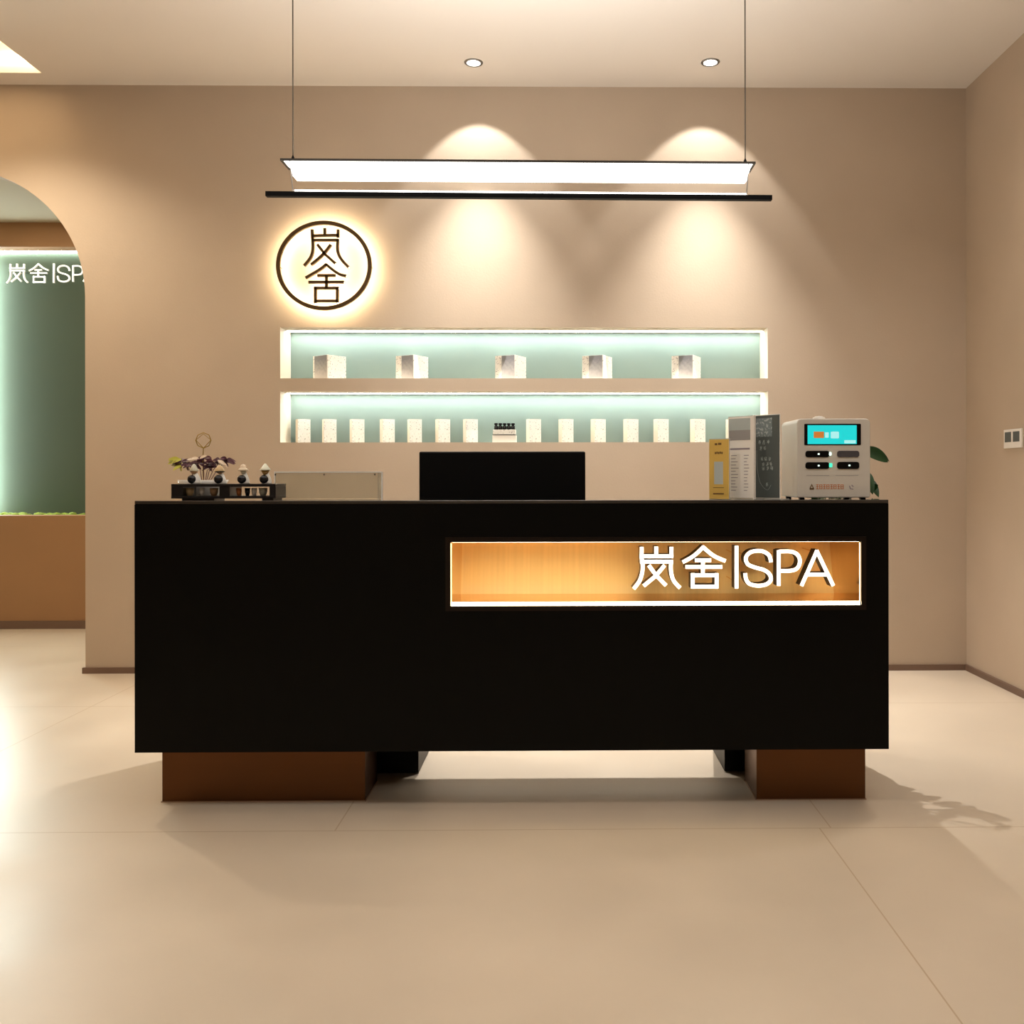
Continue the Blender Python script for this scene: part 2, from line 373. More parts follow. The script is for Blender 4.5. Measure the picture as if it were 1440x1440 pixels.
# ------------------------------------------------------------------ lettering data (pixel crops turned to units)
K1 = [[(85, 110), (85, 178)], [(162, 108), (162, 160)], [(243, 110), (243, 165)], [(75, 160), (253, 160)], [(76, 189), (252, 189)],
      smooth_pts([(87, 178), (90, 230), (75, 288), (42, 334)]), smooth_pts([(241, 189), (241, 240), (255, 290), (290, 329)]), [(122, 208), (165, 265), (215, 316)], [(207, 208), (160, 265), (95, 318)]]
K2 = [smooth_pts([(416, 108), (362, 158), (303, 192)]), smooth_pts([(408, 108), (466, 156), (532, 186)]), [(368, 181), (455, 181)], [(411, 181), (411, 262)], [(318, 217), (514, 217)],
      [(357, 250), (357, 332)], [(484, 250), (484, 332)], [(350, 261), (490, 261)], [(350, 322), (490, 322)]]
KB = [[(590, 104), (590, 332)]]
KS = [smooth_pts([(774, 192), (764, 156), (735, 136), (702, 131), (662, 140), (640, 168), (650, 202), (690, 220), (733, 232), (765, 254), (773, 285), (750, 309), (705, 317), (660, 307), (641, 282), (637, 250)])]
KP = [[(815, 128), (815, 318)], smooth_pts([(815, 135), (880, 135), (915, 152), (928, 186), (915, 222), (880, 237), (815, 238)])]
KA = [[(936, 318), (1020, 128)], [(1016, 128), (1106, 318)], [(962, 258), (1072, 258)]]
GL = [K1, K2, KB, KS, KP, KA]
def sign_letters(parent, conv, w, y0, y1, face, side, names=('岚',)):
    for g in GL:
        bm = B()
        for s in g: stroke(bm, [conv(p) for p in s], w, y0, y1)
        obj('letter', bm, [face, side], parent)

# hall sign
yhs = YH + HD - .06
def conv_h(p):
    tx = 880 + p[0] / 3.789; ty = 740 + p[1] / 3.789
    q = aty(8 + (tx - 889) * .458, 370 + (ty - 767) * .458, yhs); return q.x, q.z
t = thing('wall_sign', 'white shop-name lettering on the green hall wall seen through the arch', 'sign', (0, 0, 0))
sign_letters(t, conv_h, .0115, yhs, yhs + .012, 'hallface', 'whitecer')
for p in [(85, 130), (241, 200), (411, 217), (357, 290), (590, 200), (700, 220), (815, 200), (980, 230)]:
    x, z = conv_h(p); obj('pin', tube(B(), [(x, yhs + .01, z), (x, YH + HD + .001, z)], .003, 6), 'chrome', t)

# round backlit logo
def conv_l(p):
    q = aty(360 + p[0] / 7.2, 280 + p[1] / 7.2, -.07); return q.x, q.z
L_Y0, L_Y1 = -.072, -.055
t = thing('logo_sign', 'round backlit emblem of two dark characters in a ring on the wall', 'sign')
ringpts = [conv_l((686 + 465 * math.cos(a), 671 + 434 * math.sin(a))) for a in [2 * PI * i / 72 for i in range(73)]]
def ring_mesh(pts, w, y0, y1):
    bm = B(); stroke(bm, pts, w, y0, y1, 0, 0); return bm
obj('ring', ring_mesh(ringpts, 0.021, L_Y0, L_Y1), 'bronze', t)
rb = obj('ring_light', ring_mesh(ringpts, .012, L_Y1 + .001, L_Y1 + .008), 'warmled', t)
LG = [[[(567, 305), (570, 390)], [(695, 292), (695, 362)], [(829, 305), (829, 390)], [(560, 370), (838, 364)], [(560, 414), (838, 414)],
       smooth_pts([(570, 385), (576, 470), (568, 545), (542, 605), (485, 674)]), smooth_pts([(827, 414), (823, 500), (840, 570), (880, 630), (935, 687)]),
       [(620, 458), (700, 560), (802, 650)], smooth_pts([(757, 458), (690, 545), (620, 612), (555, 662)])],
      [smooth_pts([(716, 656), (640, 715), (500, 797)]), smooth_pts([(708, 660), (785, 722), (850, 762), (910, 777)]), [(620, 772), (805, 772)], [(712, 772), (712, 902)], [(530, 840), (888, 838)],
       [(600, 888), (600, 1052)], [(822, 888), (822, 1046)], [(588, 900), (836, 900)], [(600, 1030), (825, 1030)]]]
for g in LG:
    bm = B(); bl = B()
    for s in g:
        stroke(bm, [conv_l(p) for p in s], .0150, L_Y0, L_Y1, 0, 0); stroke(bl, [conv_l(p) for p in s], .0065, L_Y1 + .001, L_Y1 + .006, 0, 0)
    c = obj('character', bm, 'bronze', t); obj('character_light', bl, 'charled', c)
for p in [(221, 671), (1151, 671), (686, 237), (686, 1105)]:
    x, z = conv_l(p); obj('pin', tube(B(), [(x, L_Y1, z), (x, .001, z)], .003, 6), 'chrome', t)

# ------------------------------------------------------------------ reception desk
DY0 = -2.14                                   # front face
a = aty(189, 703.5, DY0); b = aty(1249.5, 703.5, DY0)
DX0, DX1 = a.x, b.x; DT = (a.z + b.z) / 2; DB = aty(720, 1056, DY0).z
DY1 = DY0 + .40; DYR = -1.37; LED_Y = DY0 + .38
c0 = aty(633.5, 807, DY0).x; c1 = aty(1211, 807, DY0).x; cz0 = aty(922, 851.5, DY0).z; cz1 = aty(922, 762, DY0).z
desk = thing('reception_desk', 'long black reception desk with a lit gold sign recess on copper feet', 'desk', ((DX0 + DX1) / 2, DY0 + .3, 0))
DL = desk.location.copy()
def dobj(name, bm, m, par=None, smooth=False):
    bmesh.ops.translate(bm, vec=-DL, verts=bm.verts); return obj(name, bm, m, par or desk, smooth)
# body with the recess cut through its front
bm = B()
for (xa, za, xb, zb) in [(DX0, DB, c0, DT - .012), (c1, DB, DX1, DT - .012), (c0, DB, c1, cz0), (c0, cz1, c1, DT - .012)]:
    box(bm, (xa, DY0, za), (xb, DY0 + .02, zb))
bmesh.ops.remove_doubles(bm, verts=bm.verts, dist=1e-5)
box(bm, (DX0, DY0 + .02, DB), (DX0 + .02, DYR, DT - .012)); box(bm, (DX1 - .02, DY0 + .02, DB), (DX1, DYR, DT - .012))
box(bm, (DX0 + .02, DY1 - .02, DB), (DX1 - .02, DY1, DT - .28)); box(bm, (DX0 + .02, DY0 + .02, DB), (DX1 - .02, DY1 - .02, DB + .02))
box(bm, (DX0 + .02, LED_Y - .016, DT - .28), (DX1 - .02, LED_Y, DT - .012))
dobj('body', bm, 'black')
dobj('ledge', box(B(), (DX0, DY0, DT - .012), (DX1, LED_Y, DT), bev=.0015, seg=1), 'blacktop')
dobj('work_surface', box(B(), (DX0 + .02, LED_Y, DT - .28), (DX1 - .02, -1.46, DT - .25)), 'black')
for xa, xb in ((DX0 + .02, -.53), (.60, DX1 - .02)):
    p = dobj('pedestal', box(B(), (xa, DY1, .004), (xb, -1.48, DT - .28)), 'black')
    for k in range(3):
        z0 = DB + .01 + k * .175
        dobj_d = box(B(), (xa + .01, -1.48, z0), (xb - .01, -1.465, z0 + .165)); bmesh.ops.translate(dobj_d, vec=-DL, verts=dobj_d.verts); obj('drawer', dobj_d, 'blackplastic', p)
# gold lined recess, back panel leaning away towards the top
rz0, rz1 = cz0, cz1; RB0, RB1 = DY0 + .30, DY0 + .36
bm = B()
fb = [(c0, DY0 + .004, rz0), (c1, DY0 + .004, rz0), (c1, RB0, rz0), (c0, RB0, rz0)]
def q4(bm, pts, mi=0): f = bm.faces.new([bm.verts.new(p) for p in pts]); f.material_index = mi
q4(bm, fb, 0); q4(bm, [(c0, DY0 + .004, rz1), (c1, DY0 + .004, rz1), (c1, RB1, rz1), (c0, RB1, rz1)])
q4(bm, [(c0, DY0 + .004, rz0), (c0, RB0, rz0), (c0, RB1, rz1), (c0, DY0 + .004, rz1)]); q4(bm, [(c1, DY0 + .004, rz0), (c1, RB0, rz0), (c1, RB1, rz1), (c1, DY0 + .004, rz1)])
lin_o = dobj('recess_lining', bm, 'goldmirror')
bm = B(); q4(bm, [(c0, RB0 - .001, rz0), (c1, RB0 - .001, rz0), (c1, RB1 - .001, rz1), (c0, RB1 - .001, rz1)]); dobj('back_panel', bm, 'gold')
# frame round the opening
fw_ = .016; bm = B()
for (xa, za, xb, zb) in [(c0 - fw_, rz0 - fw_, c1 + fw_, rz0), (c0 - fw_, rz1, c1 + fw_, rz1 + fw_), (c0 - fw_, rz0, c0, rz1), (c1, rz0, c1 + fw_, rz1)]: box(bm, (xa, DY0 - .003, za), (xb, DY0 + .004, zb))
dobj('recess_frame', bm, 'frameblk')
bm = B(); box(bm, (c0 + .002, DY0 + .006, rz0), (c1 - .002, DY0 + .020, rz0 + .010)); dobj('light_strip', bm, 'signled')
bm = B(); box(bm, (c0, DY0 + .006, rz0 + .010), (c0 + .0025, DY0 + .012, rz1 - .004)); dobj('light_strip', bm, 'edgeled')
bm = B(); box(bm, (c1 - .0025, DY0 + .006, rz0 + .010), (c1, DY0 + .012, rz1 - .004)); dobj('light_strip', bm, 'edgeled')
bm = B(); box(bm, (c0 + .004, DY0 + .010, rz1 - .0013), (c1 - .004, DY0 + .045, rz1 - .0005)); dobj('light_strip', bm, 'signled')
ys = DY0 + .13
def conv_s(p):
    q = aty(880 + p[0] / 3.789, 740 + p[1] / 3.789, ys); return q.x - DL.x, q.z
bmp = B()
for g in GL:
    bm = B()
    for s in g: stroke(bm, [conv_s(p) for p in s], .0128, ys - DL.y, ys - DL.y + .055)
    obj('letter', bm, ['letterface', 'letterside'], desk)
for p in [(85, 130), (243, 200), (411, 217), (590, 150), (590, 300), (650, 160), (815, 160), (1018, 140)]:
    x, z = conv_s(p); obj('letter_pin', tube(B(), [(x, ys + .054 - DL.y, z), (x, RB0 + .02 - DL.y, z)], .002, 6), 'goldmirror', desk)
# copper feet
fy = DY0 + .10
for xa, xb in ((228, 513.5), (1064, 1217)):
    A = atz(xa, 1128 if xa < 600 else 1125, 0); X0 = aty(xa, 1128, A.y).x; X1 = aty(xb, 1128, A.y).x; fy = A.y
    dobj('foot', box(B(), (X0, fy, 0), (X1, fy + .2, DB), bev=.0012, seg=1), 'copper')
    dobj('foot_lit_line', box(B(), (X0 - .003, fy - .003, 0), (X1 + .003, fy + .2, .003)), 'litline')  # added strip, its bright colour stands in for light along the floor joint
for xa, xb in ((DX0 + .1, -.92), (.86, DX1 - .06)):
    dobj('foot', box(B(), (xa, -1.66, 0), (xb, -1.52, DB)), 'blackplastic')

# ------------------------------------------------------------------ pendant lamp
PYY = -1.90
def pp(px, py): return aty(px, py, PYY)
pend = thing('pendant_lamp', 'long linear pendant light with glowing white bar over the desk', 'lamp', tuple(pp(730, 275)))
PL = pend.location.copy()
def pobj(name, bm, m, par=None):
    bmesh.ops.translate(bm, vec=-PL, verts=bm.verts); return obj(name, bm, m, par or pend)
def slant_box(p0, p1, h, d, y=PYY):
    """bar between two points (centre line of its top), height h, depth d"""
    bm = B(); v = []
    for p in (p0, p1):
        v.append([bm.verts.new((p.x, y + s * d / 2, p.z - k * h)) for s, k in ((-1, 0), (1, 0), (1, 1), (-1, 1))])
    for k in range(4): bm.faces.new((v[0][k], v[0][(k + 1) % 4], v[1][(k + 1) % 4], v[1][k]))
    bm.faces.new(v[0]); bm.faces.new(v[1]); return bm
a, b = pp(400, 229.5), pp(1058.5, 234); pobj('top_plate', slant_box(a, b, .0075, .10), 'pendmetal')
# diffuser, flaring outwards at both ends
bm = B(); prof = [(0, 0), (.3, .25), (.62, .6), (.8, 1)]
tl, tr = pp(404, 232.3), pp(1055, 236.5); bl_, br_ = pp(415, 251), pp(1049.5, 254.5)
left = [tl.lerp(bl_, t) for t in (0, .35, .7, 1)]; right = [tr.lerp(br_, t) for t in (0, .35, .7, 1)]
left[1].x += .008; left[2].x += .006; right[1].x -= .004; right[2].x -= .003
dd = [.045, .036, .030, .028]; rows = []
for i in range(4):
    rows.append([bm.verts.new((left[i].x, PYY - dd[i], left[i].z)), bm.verts.new((right[i].x, PYY - dd[i], right[i].z)), bm.verts.new((right[i].x, PYY + dd[i], right[i].z)), bm.verts.new((left[i].x, PYY + dd[i], left[i].z))])
for r1, r2 in zip(rows, rows[1:]):
    for k in range(4): bm.faces.new((r1[k], r1[(k + 1) % 4], r2[(k + 1) % 4], r2[k]))
bm.faces.new(rows[0]); bm.faces.new(rows[-1]); pobj('diffuser', bm, 'pendled')
a, b = pp(374.5, 270), pp(1085, 275.5); pobj('lower_bar', slant_box(a, b, .0165, .022), 'pendblk')
a, b = pp(415, 267.6), pp(1050, 272.6); pobj('lower_light', slant_box(a, b, .0072, .014), 'pendled')
for x0, y0_, y1_ in ((412, 229.5, 270), (1048, 234, 275)):
    top = pp(x0, y0_); w = B(); tube(w, [(top.x, PYY, top.z - .001), (top.x, PYY, CEIL)], .0022, 6); pobj('wire', w, 'wire')
    bm = B(); lathe(bm, [(0, 0), (.006, 0), (.005, .02), (.002, .028), (0, .028)], (top.x, PYY, top.z), 10); pobj('gripper', bm, 'pendblk')
    w = B(); q = pp(x0 + 1, y1_); tube(w, [(q.x, PYY - .047, top.z - .006), (q.x, PYY - .010, q.z)], .0016, 6); pobj('lower_wire', w, 'chrome')
    bm = B(); lathe(bm, [(0, -.02), (.03, -.02), (.03, 0), (0, 0)], (top.x, PYY, CEIL), 20); pobj('canopy', bm, 'pendblk')

# ------------------------------------------------------------------ downlights
dls = []
for i, (px, py) in enumerate(((666, 88), (999, 87.5))):
    q = atz(px, py, CEIL); dls.append(q)
    t = thing('downlight', '%s round recessed ceiling downlight with a silver ring, above the pendant' % ('left' if i == 0 else 'right'), 'ceiling light', (q.x, q.y, q.z), 'recessed ceiling downlights')
    obj('trim_ring', lathe(B(), [(.036, -.004), (.047, -.004), (.050, 0), (.036, 0), (.036, -.004)], n=32), 'chrome', t, True)
    obj('lens', lathe(B(), [(0, -.0025), (.037, -.0025), (.037, -.0005), (0, -.0005)], n=32), 'lens', t)
def spot(loc, tgt, power, ang, blend, col, r=.03):
    ld = bpy.data.lights.new('spot', 'SPOT'); ld.energy = power; ld.spot_size = math.radians(ang); ld.spot_blend = blend; ld.color = col; ld.shadow_soft_size = r
    o = bpy.data.objects.new('spot', ld); COL.objects.link(o); o.location = loc
    d = (Vector(tgt) - Vector(loc)); o.rotation_euler = d.to_track_quat('-Z', 'Y').to_euler(); return o
def area(loc, tgt, power, sx, sy, col):
    ld = bpy.data.lights.new('area', 'AREA'); ld.shape = 'RECTANGLE'; ld.size = sx; ld.size_y = sy; ld.energy = power; ld.color = col
    o = bpy.data.objects.new('area', ld); COL.objects.link(o); o.location = loc
    d = (Vector(tgt) - Vector(loc)); o.rotation_euler = d.to_track_quat('-Z', 'Y').to_euler(); return o
WARM = (1.0, .85, .68); NEUT = (1.0, .93, .84)
tb = math.tan(math.radians(18))
for q in dls:
    z = q.z - .012
    spot((q.x, q.y, z), (q.x, q.y + tb, z - 1), 24, 78, .26, (1, .98, .96), .012)
    spot((q.x, q.y, z), (q.x, q.y - .10, z - 1), 360, 71, .9, (1, .96, .92), .012)
# side downlights of the same room, outside the frame
for (x, y, p, c) in [(-2.9, -.75, 95, (1, .87, .70)), (1.8, -1.5, 58, (1, .93, .86))]:
    spot((x, y, CEIL - .01), (x, y, 0), p, 130, .7, c, .05)
for (x, y, p) in [(-1.5, -3.7, 19), (1.0, -3.7, 19), (-.4, -6.4, 18)]:  # added overhead fill lights for the room's general brightness, no fixtures seen
    area((x, y, CEIL - .02), (x, y, 0), p, 1.2, .5, (1, .96, .93))
area((-3.4, .8, HALLZ - .01), (-3.4, .8, 0), 14, 1.2, .4, WARM)
area((pend.location.x, PYY, pend.location.z + .125), (pend.location.x, PYY, 5), 34, 1.4, .06, (1, 1, 1))  # hidden up-light added above the pendant to brighten the ceiling

# ------------------------------------------------------------------ goods in the upper niche
M['boxprint'] = print_mat('box_print', (246, 240, 230), (140, 132, 124), 120, .60)
M['boxart'] = art_mat('ink_wash_art', (128, 128, 130), (196, 190, 184), 0, .134)
M['boxprint2'] = print_mat('small_box_print', (252, 250, 244), (176, 174, 164), 120, .60)
M['boxside'] = mat('small_box_side', (238, 224, 204), .6)
def gift_box(x, label, rz, i_=1):
    t = thing('gift_box', label, 'box', (x, .100, N1[1]), 'printed gift boxes in the upper niche', rz)
    obj('carton', box(B(), (-.065, -.065, 0), (.065, .065, .134), bev=.001, seg=1), 'boxprint', t)
    c = obj('picture_panel', box(B(), (-.022 if i_ else -.05, -.0665, .001), (.060, -.0652, .133)), 'boxart', t); return t
names = ['far left', 'second from left', 'middle', 'second from right', 'far right']
for i, (xa, xb) in enumerate(((441, 486), (557, 602), (697, 739.5), (818.5, 861), (943, 987))):
    x = aty((xa + xb) / 2, 515, .10).x
    gift_box(x, 'grey and white printed gift box, %s of five in the upper niche' % names[i], math.radians([-38, -30, -26, -26, -27][i]), i)
# lower niche: slim white boxes and one tester set
sm = [(413, 439), (450.5, 475.5), (489.5, 514.5), (533, 556), (570.5, 595.5), (610.5, 634.5), (650, 673), (738.5, 762), (784, 807.6), (829.5, 852.7), (875, 899), (918.5, 940.4), (969.4, 992.6), (1019.5, 1043)]
pos = ['at the far left end of the lower niche', 'second from the left end of the lower niche', 'third from the left in the lower niche', 'fourth from the left in the lower niche', 'fifth from the left in the lower niche', 'two places left of the black bottles', 'immediately left of the black bottles',
       'immediately right of the black bottles', 'two places right of the black bottles', 'three places right of the black bottles', 'fourth right of the black bottles', 'fifth right of the black bottles', 'last one fully visible before the counter cards', 'partly hidden behind the white menu card']
proto = None
for i, (xa, xb) in enumerate(sm):
    x = aty((xa + xb) / 2, 605, .155).x
    lab = 'slim white product box ' + pos[i]; rz = math.radians([30, 26, 28, 30, 24, 28, 26, 24, 24, 26, 24, 24, 24, 24][i])
    if proto is None:
        proto = t = thing('product_box', lab, 'box', (x, .155, N2[1]), 'slim white product boxes in the lower niche', rz)
        obj('carton', box(B(), (-.036, -.025, 0), (.036, .025, .138), bev=.001, seg=1), 'boxside', t)
        obj('printed_front', box(B(), (-.035, -.0265, .001), (.036, -.0252, .137)), 'boxprint2', t)
    else:
        r = proto.copy(); COL.objects.link(r); r.location = (x, .155, N2[1]); r.rotation_euler = (0, 0, rz); r['label'] = lab
        for ch in list(proto.children): c = ch.copy(); COL.objects.link(c); c.parent = r
x0 = aty(692.5, 615, .06).x; x1 = aty(726, 615, .06).x; xm = (x0 + x1) / 2
t = thing('bottle_rack', 'white stepped display box holding black bottles in the lower niche', 'display box', (xm, .08, N2[1]))
w2 = (x1 - x0) / 2
obj('lower_case', box(B(), (-w2, -.03, 0), (w2, .03, .042), bev=.001, seg=1), 'paper', t)
obj('gap_line', box(B(), (-w2 + .002, -.028, .042), (w2 - .002, .028, .046)), 'blackplastic', t)
obj('upper_case', box(B(), (-w2 + .003, -.028, .046), (w2 - .003, .028, .074), bev=.001, seg=1), 'boxprint2', t)
bp = None; bn = ['leftmost', 'second from left', 'third from left', 'second from right', 'rightmost']
for i in range(5):
    loc = (xm - .048 + i * .024, .08, N2[1] + .074); lb = 'small black bottle, %s of the five on the white display box' % bn[i]
    if bp is None:
        bp = o = thing('bottle', lb, 'bottle', loc, 'black bottles in the lower niche')
        obj('bottle_body', lathe(B(), [(0, 0), (.0105, 0), (.0118, .003), (.0118, .020), (.006, .025), (.006, .028), (0, .028)], n=16), 'belly', o, True)
        obj('cap', lathe(B(), [(0, .0275), (.0108, .0275), (.0108, .036), (.007, .038), (0, .038)], n=16), 'blackplastic', o, True)
    else:
        r = bp.copy(); COL.objects.link(r); r.location = loc; r['label'] = lb
        for ch in list(bp.children): c = ch.copy(); COL.objects.link(c); c.parent = r

# ------------------------------------------------------------------ things on the desk
def ly(px, py, y): return aty(px, py, y)
# --- display stand
SY0 = DY0 + .045; SY1 = SY0 + .115
A = ly(240.5, 697, SY0); Bq = ly(387.5, 680.5, SY0); SX0, SX1 = A.x, Bq.x; sz1 = Bq.z; fz = DT + .006
st = thing('display_stand', 'low black lacquer stand with open slots at the left end of the desk', 'stand', ((SX0 + SX1) / 2, (SY0 + SY1) / 2, DT))
SL = st.location.copy()
def sob(name, a, b, m='lacquer'):
    bm = box(B(), a, b, bev=.0008, seg=1); bmesh.ops.translate(bm, vec=-SL, verts=bm.verts); return obj(name, bm, m, st)
sob('top_board', (SX0, SY0, sz1 - .009), (SX1, SY1, sz1)); sob('bottom_board', (SX0, SY0, fz), (SX1, SY1, fz + .008))
wS = SX1 - SX0
for a0, a1 in ((0, .11), (.46, .56), (.94, 1)): sob('upright', (SX0 + wS * a0, SY0 + .001, fz + .008), (SX0 + wS * a1, SY1 - .001, sz1 - .009))
for a0, a1 in ((.09, .40), (.86, .97)): sob('foot', (SX0 + wS * a0, SY0 + .01, DT), (SX0 + wS * a1, SY1 - .01, fz))
# cups inside the stand
cup_c = ['blush', 'whitecer', 'skin', 'hat_b', 'belly', 'whitecer', 'hat_a']
for i, (px, col, nm) in enumerate(((267, 'hat_b', 'beige'), (284, 'whitecer', 'small white'), (301, 'skin', 'tan'), (336, 'orangeink', 'orange'), (348, 'belly', 'black'), (357.5, 'paper', 'bright white'), (370, 'hat_a', 'greyish'))):
    hgt = sz1 - .009 - fz - .008 - .002; r = .014 if i in (0, 2, 6) else .009
    q = ly(px, 690, SY0 + .035)
    o = obj('tea_cup', lathe(B(), [(0, 0), (r * .6, 0), (r * .9, hgt * .4), (r, hgt * .9), (r * .9, hgt * .9), (r * .8, hgt * .4), (0, hgt * .15)], n=20), col, None, True, (q.x, SY0 + .035, fz + .008))
    tag(o, '%s tea cup inside the black lacquer stand, %s' % (nm, ['in its left slot at the left', 'in the middle of its left slot', 'at the right of its left slot', 'leftmost in its right slot', 'second in its right slot', 'third in its right slot', 'rightmost in its right slot'][i]), 'cup', 'cups in the lacquer stand')
# figurines
fig = [(273, 'hat_a', 'with a pale green-grey pointed hat'), (309, 'hat_b', 'with a sand-coloured hat and dark brim'), (342, 'hat_c', 'with a cream two-tiered hat'), (373, 'hat_d', 'with a white cone hat above an olive-gold collar')]
for i, (px, h, d) in enumerate(fig):
    q = ly(px, 680, SY0 + .045)
    t = thing('monk_figurine', 'ceramic monk figurine %s on black stand' % d, 'figurine', (q.x, SY0 + .045, sz1), 'monk figurines on the lacquer stand', math.radians([-8, 14, 10, 12][i]))
    ball(bm := B(), (-.003, -.010, .0155), .0145, 1, .75, 1, 20); obj('belly', bm, 'belly', t, True)
    obj('robe', lathe(B(), [(0, 0), (.017, 0), (.0165, .006), (.014, .018), (.009, .030), (.006, .036), (0, .037)], (.004, .004, 0), 20), 'robe', t, True)
    ball(bm := B(), (.001, -.002, .041), .0095, 1, 1, .95, 16); obj('head', bm, 'skin' if i != 2 else 'hat_a', t, True)
    if i == 2: pr = [(0, .044), (.016, .043), (.0175, .046), (.012, .052), (.0085, .053), (.0095, .057), (.007, .063), (0, .066)]
    elif i == 3: pr = [(0, .046), (.0175, .045), (.018, .047), (.012, .054), (.007, .062), (.003, .067), (0, .068)]
    elif i == 0: pr = [(0, .044), (.014, .042), (.0145, .045), (.009, .056), (.005, .064), (0, .067)]
    else: pr = [(0, .044), (.016, .041), (.017, .044), (.012, .052), (.006, .060), (0, .063)]
    o = obj('hat', lathe(B(), pr, (0, 0, 0), 22), h, t, True)
    if i == 3: obj('collar', lathe(B(), [(.004, .028), (.008, .033), (.0145, .044), (.012, .045), (0, .045)], (0, 0, 0), 20), 'hatgold', t, True)
    if i == 1: obj('hat_brim', lathe(B(), [(.006, .036), (.0165, .0405), (.0168, .042), (.006, .042), (.006, .036)], (0, 0, 0), 20), 'belly', t, True)
# bowl plant behind the stand
q = ly(286, 690, SY1 + .09); by = SY1 + .09
t = thing('bowl_plant', 'purple-leaved plant in a white bowl behind the monk figurines', 'plant', (q.x, by, DT))
obj('bowl', lathe(B(), [(0, 0), (.035, 0), (.05, .012), (.078, .052), (.084, .066), (.080, .066), (.072, .052), (.045, .02), (0, .014)], n=32), 'whitecer', t, True)
obj('soil', lathe(B(), [(0, .045), (.070, .048), (.072, .052), (0, .056)], n=24), 'soil', t, True)
bm = B(); random.seed(11); sb = B()
lp = []
for k in range(9):
    x = -.075 + k * .0195 + random.uniform(-.006, .006); z = .125 + random.uniform(-.014, .018)
    tube(sb, [(x * .2, 0, .05), (x * .6, -.005, .10), (x, random.uniform(-.01, .01), z)], .0013, 5)
    lp.append((x, z))
    for j in range(9):
        an = random.uniform(0, 2 * PI)
        leafmesh(bm, (x, 0, z), (math.cos(an), math.sin(an) * .6, random.uniform(-.3, .5)), random.uniform(.022, .038), random.uniform(.010, .016), .3, updir=Vector((0, -.8, .6)))
obj('stems', sb, 'purple', t); obj('purple_leaves', bm, 'purple', t)
bm = B()
for j in range(14):
    leafmesh(bm, (-.082 + random.uniform(-.008, .01), 0, .13 + random.uniform(-.018, .014)), (random.uniform(-1, -.2), random.uniform(-.5, .5), random.uniform(-.3, .4)), .036, .014, .2, updir=Vector((0, -.8, .6)))
obj('lime_leaves', bm, 'lime', t)
for (x, z, dx, dz) in ((.062, .142, 1, -.35), (.07, .137, 1, -.5), (-.03, .148, .8, .15), (-.01, .145, -.9, .1), (.0, .15, .7, .3), (.064, .135, .8, -.1)):
    obj('petal', leafmesh(B(), (x, -.030, z - .008), (dx, -.3, dz), .034, .012, .15, updir=Vector((0, -.8, .6))), 'blush', t, True)
bm = B(); ct = (0, 0, .205)
tube(bm, [(0, 0, .06), (-.002, 0, .13), (0, 0, .178)], .0014, 6)
tube(bm, [(ct[0] + .027 * math.cos(a) * (1 if abs(math.cos(a)) > .3 else .95), 0, ct[2] + .027 * math.sin(a)) for a in [(-PI / 2) + 2 * PI * i / 8 for i in range(9)]], .0016, 6)
tube(bm, [(0, 0, .178), (-.026, 0, .206), (0, 0, .228), (.026, 0, .206), (0, 0, .178)], .0014, 6)
obj('wire_ornament', bm, 'goldwire', t)
# --- acrylic sheet box
AY = DY0 + .20
a = ly(386, 701, AY); b = ly(538, 663, AY)
t = thing('acrylic_holder', 'smoky clear acrylic sheet with pale edges standing left of the monitor', 'acrylic sheet', ((a.x + b.x) / 2, AY, DT))
hw = (b.x - a.x) / 2; hz = b.z - DT
obj('sheet', box(B(), (-hw, -.003, .001), (hw, .003, hz - .004)), 'sheet', t)
bm = B(); box(bm, (-hw, -.004, hz - .004), (hw, .004, hz)); box(bm, (hw - .004, -.004, 0), (hw, .004, hz - .004)); box(bm, (-hw, -.004, 0), (-hw + .003, .004, hz - .004))
obj('edge', bm, 'edge', t)
obj('side_fin', box(B(), (hw - .018, .004, 0), (hw - .014, .06, hz - .004)), 'acryl', t)
for px in (388, 456.5, 527.5):
    q = ly(px, 665, AY); bm = B(); box(bm, (q.x - (a.x + b.x) / 2 - .0025, -.007, hz - .013), (q.x - (a.x + b.x) / 2 + .0025, -.003, hz - .008), bev=.001); obj('screw', bm, 'blackplastic', t)
# --- monitor on the work surface
MY = -1.64; a = ly(590.5, 690, MY); b = ly(823, 635, MY); wz = DT - .25
t = thing('monitor', 'back of a wide black computer monitor at the middle of the desk', 'monitor', ((a.x + b.x) / 2, MY, wz))
hw = (b.x - a.x) / 2; tz = b.z - wz; bz = tz - .37 if tz > .40 else .06
obj('casing', box(B(), (-hw, -.02, .05), (hw, .012, tz), bev=.006, seg=3), 'blackplastic', t)
obj('screen', box(B(), (-hw + .01, .0125, .06), (hw - .01, .0135, tz - .012)), 'belly', t)
obj('stand_neck', box(B(), (-.03, -.045, .008), (.03, -.02, .2), bev=.003), 'blackplastic', t)
obj('stand_base', box(B(), (-.12, -.10, 0), (.12, .09, .008), bev=.003), 'blackplastic', t)

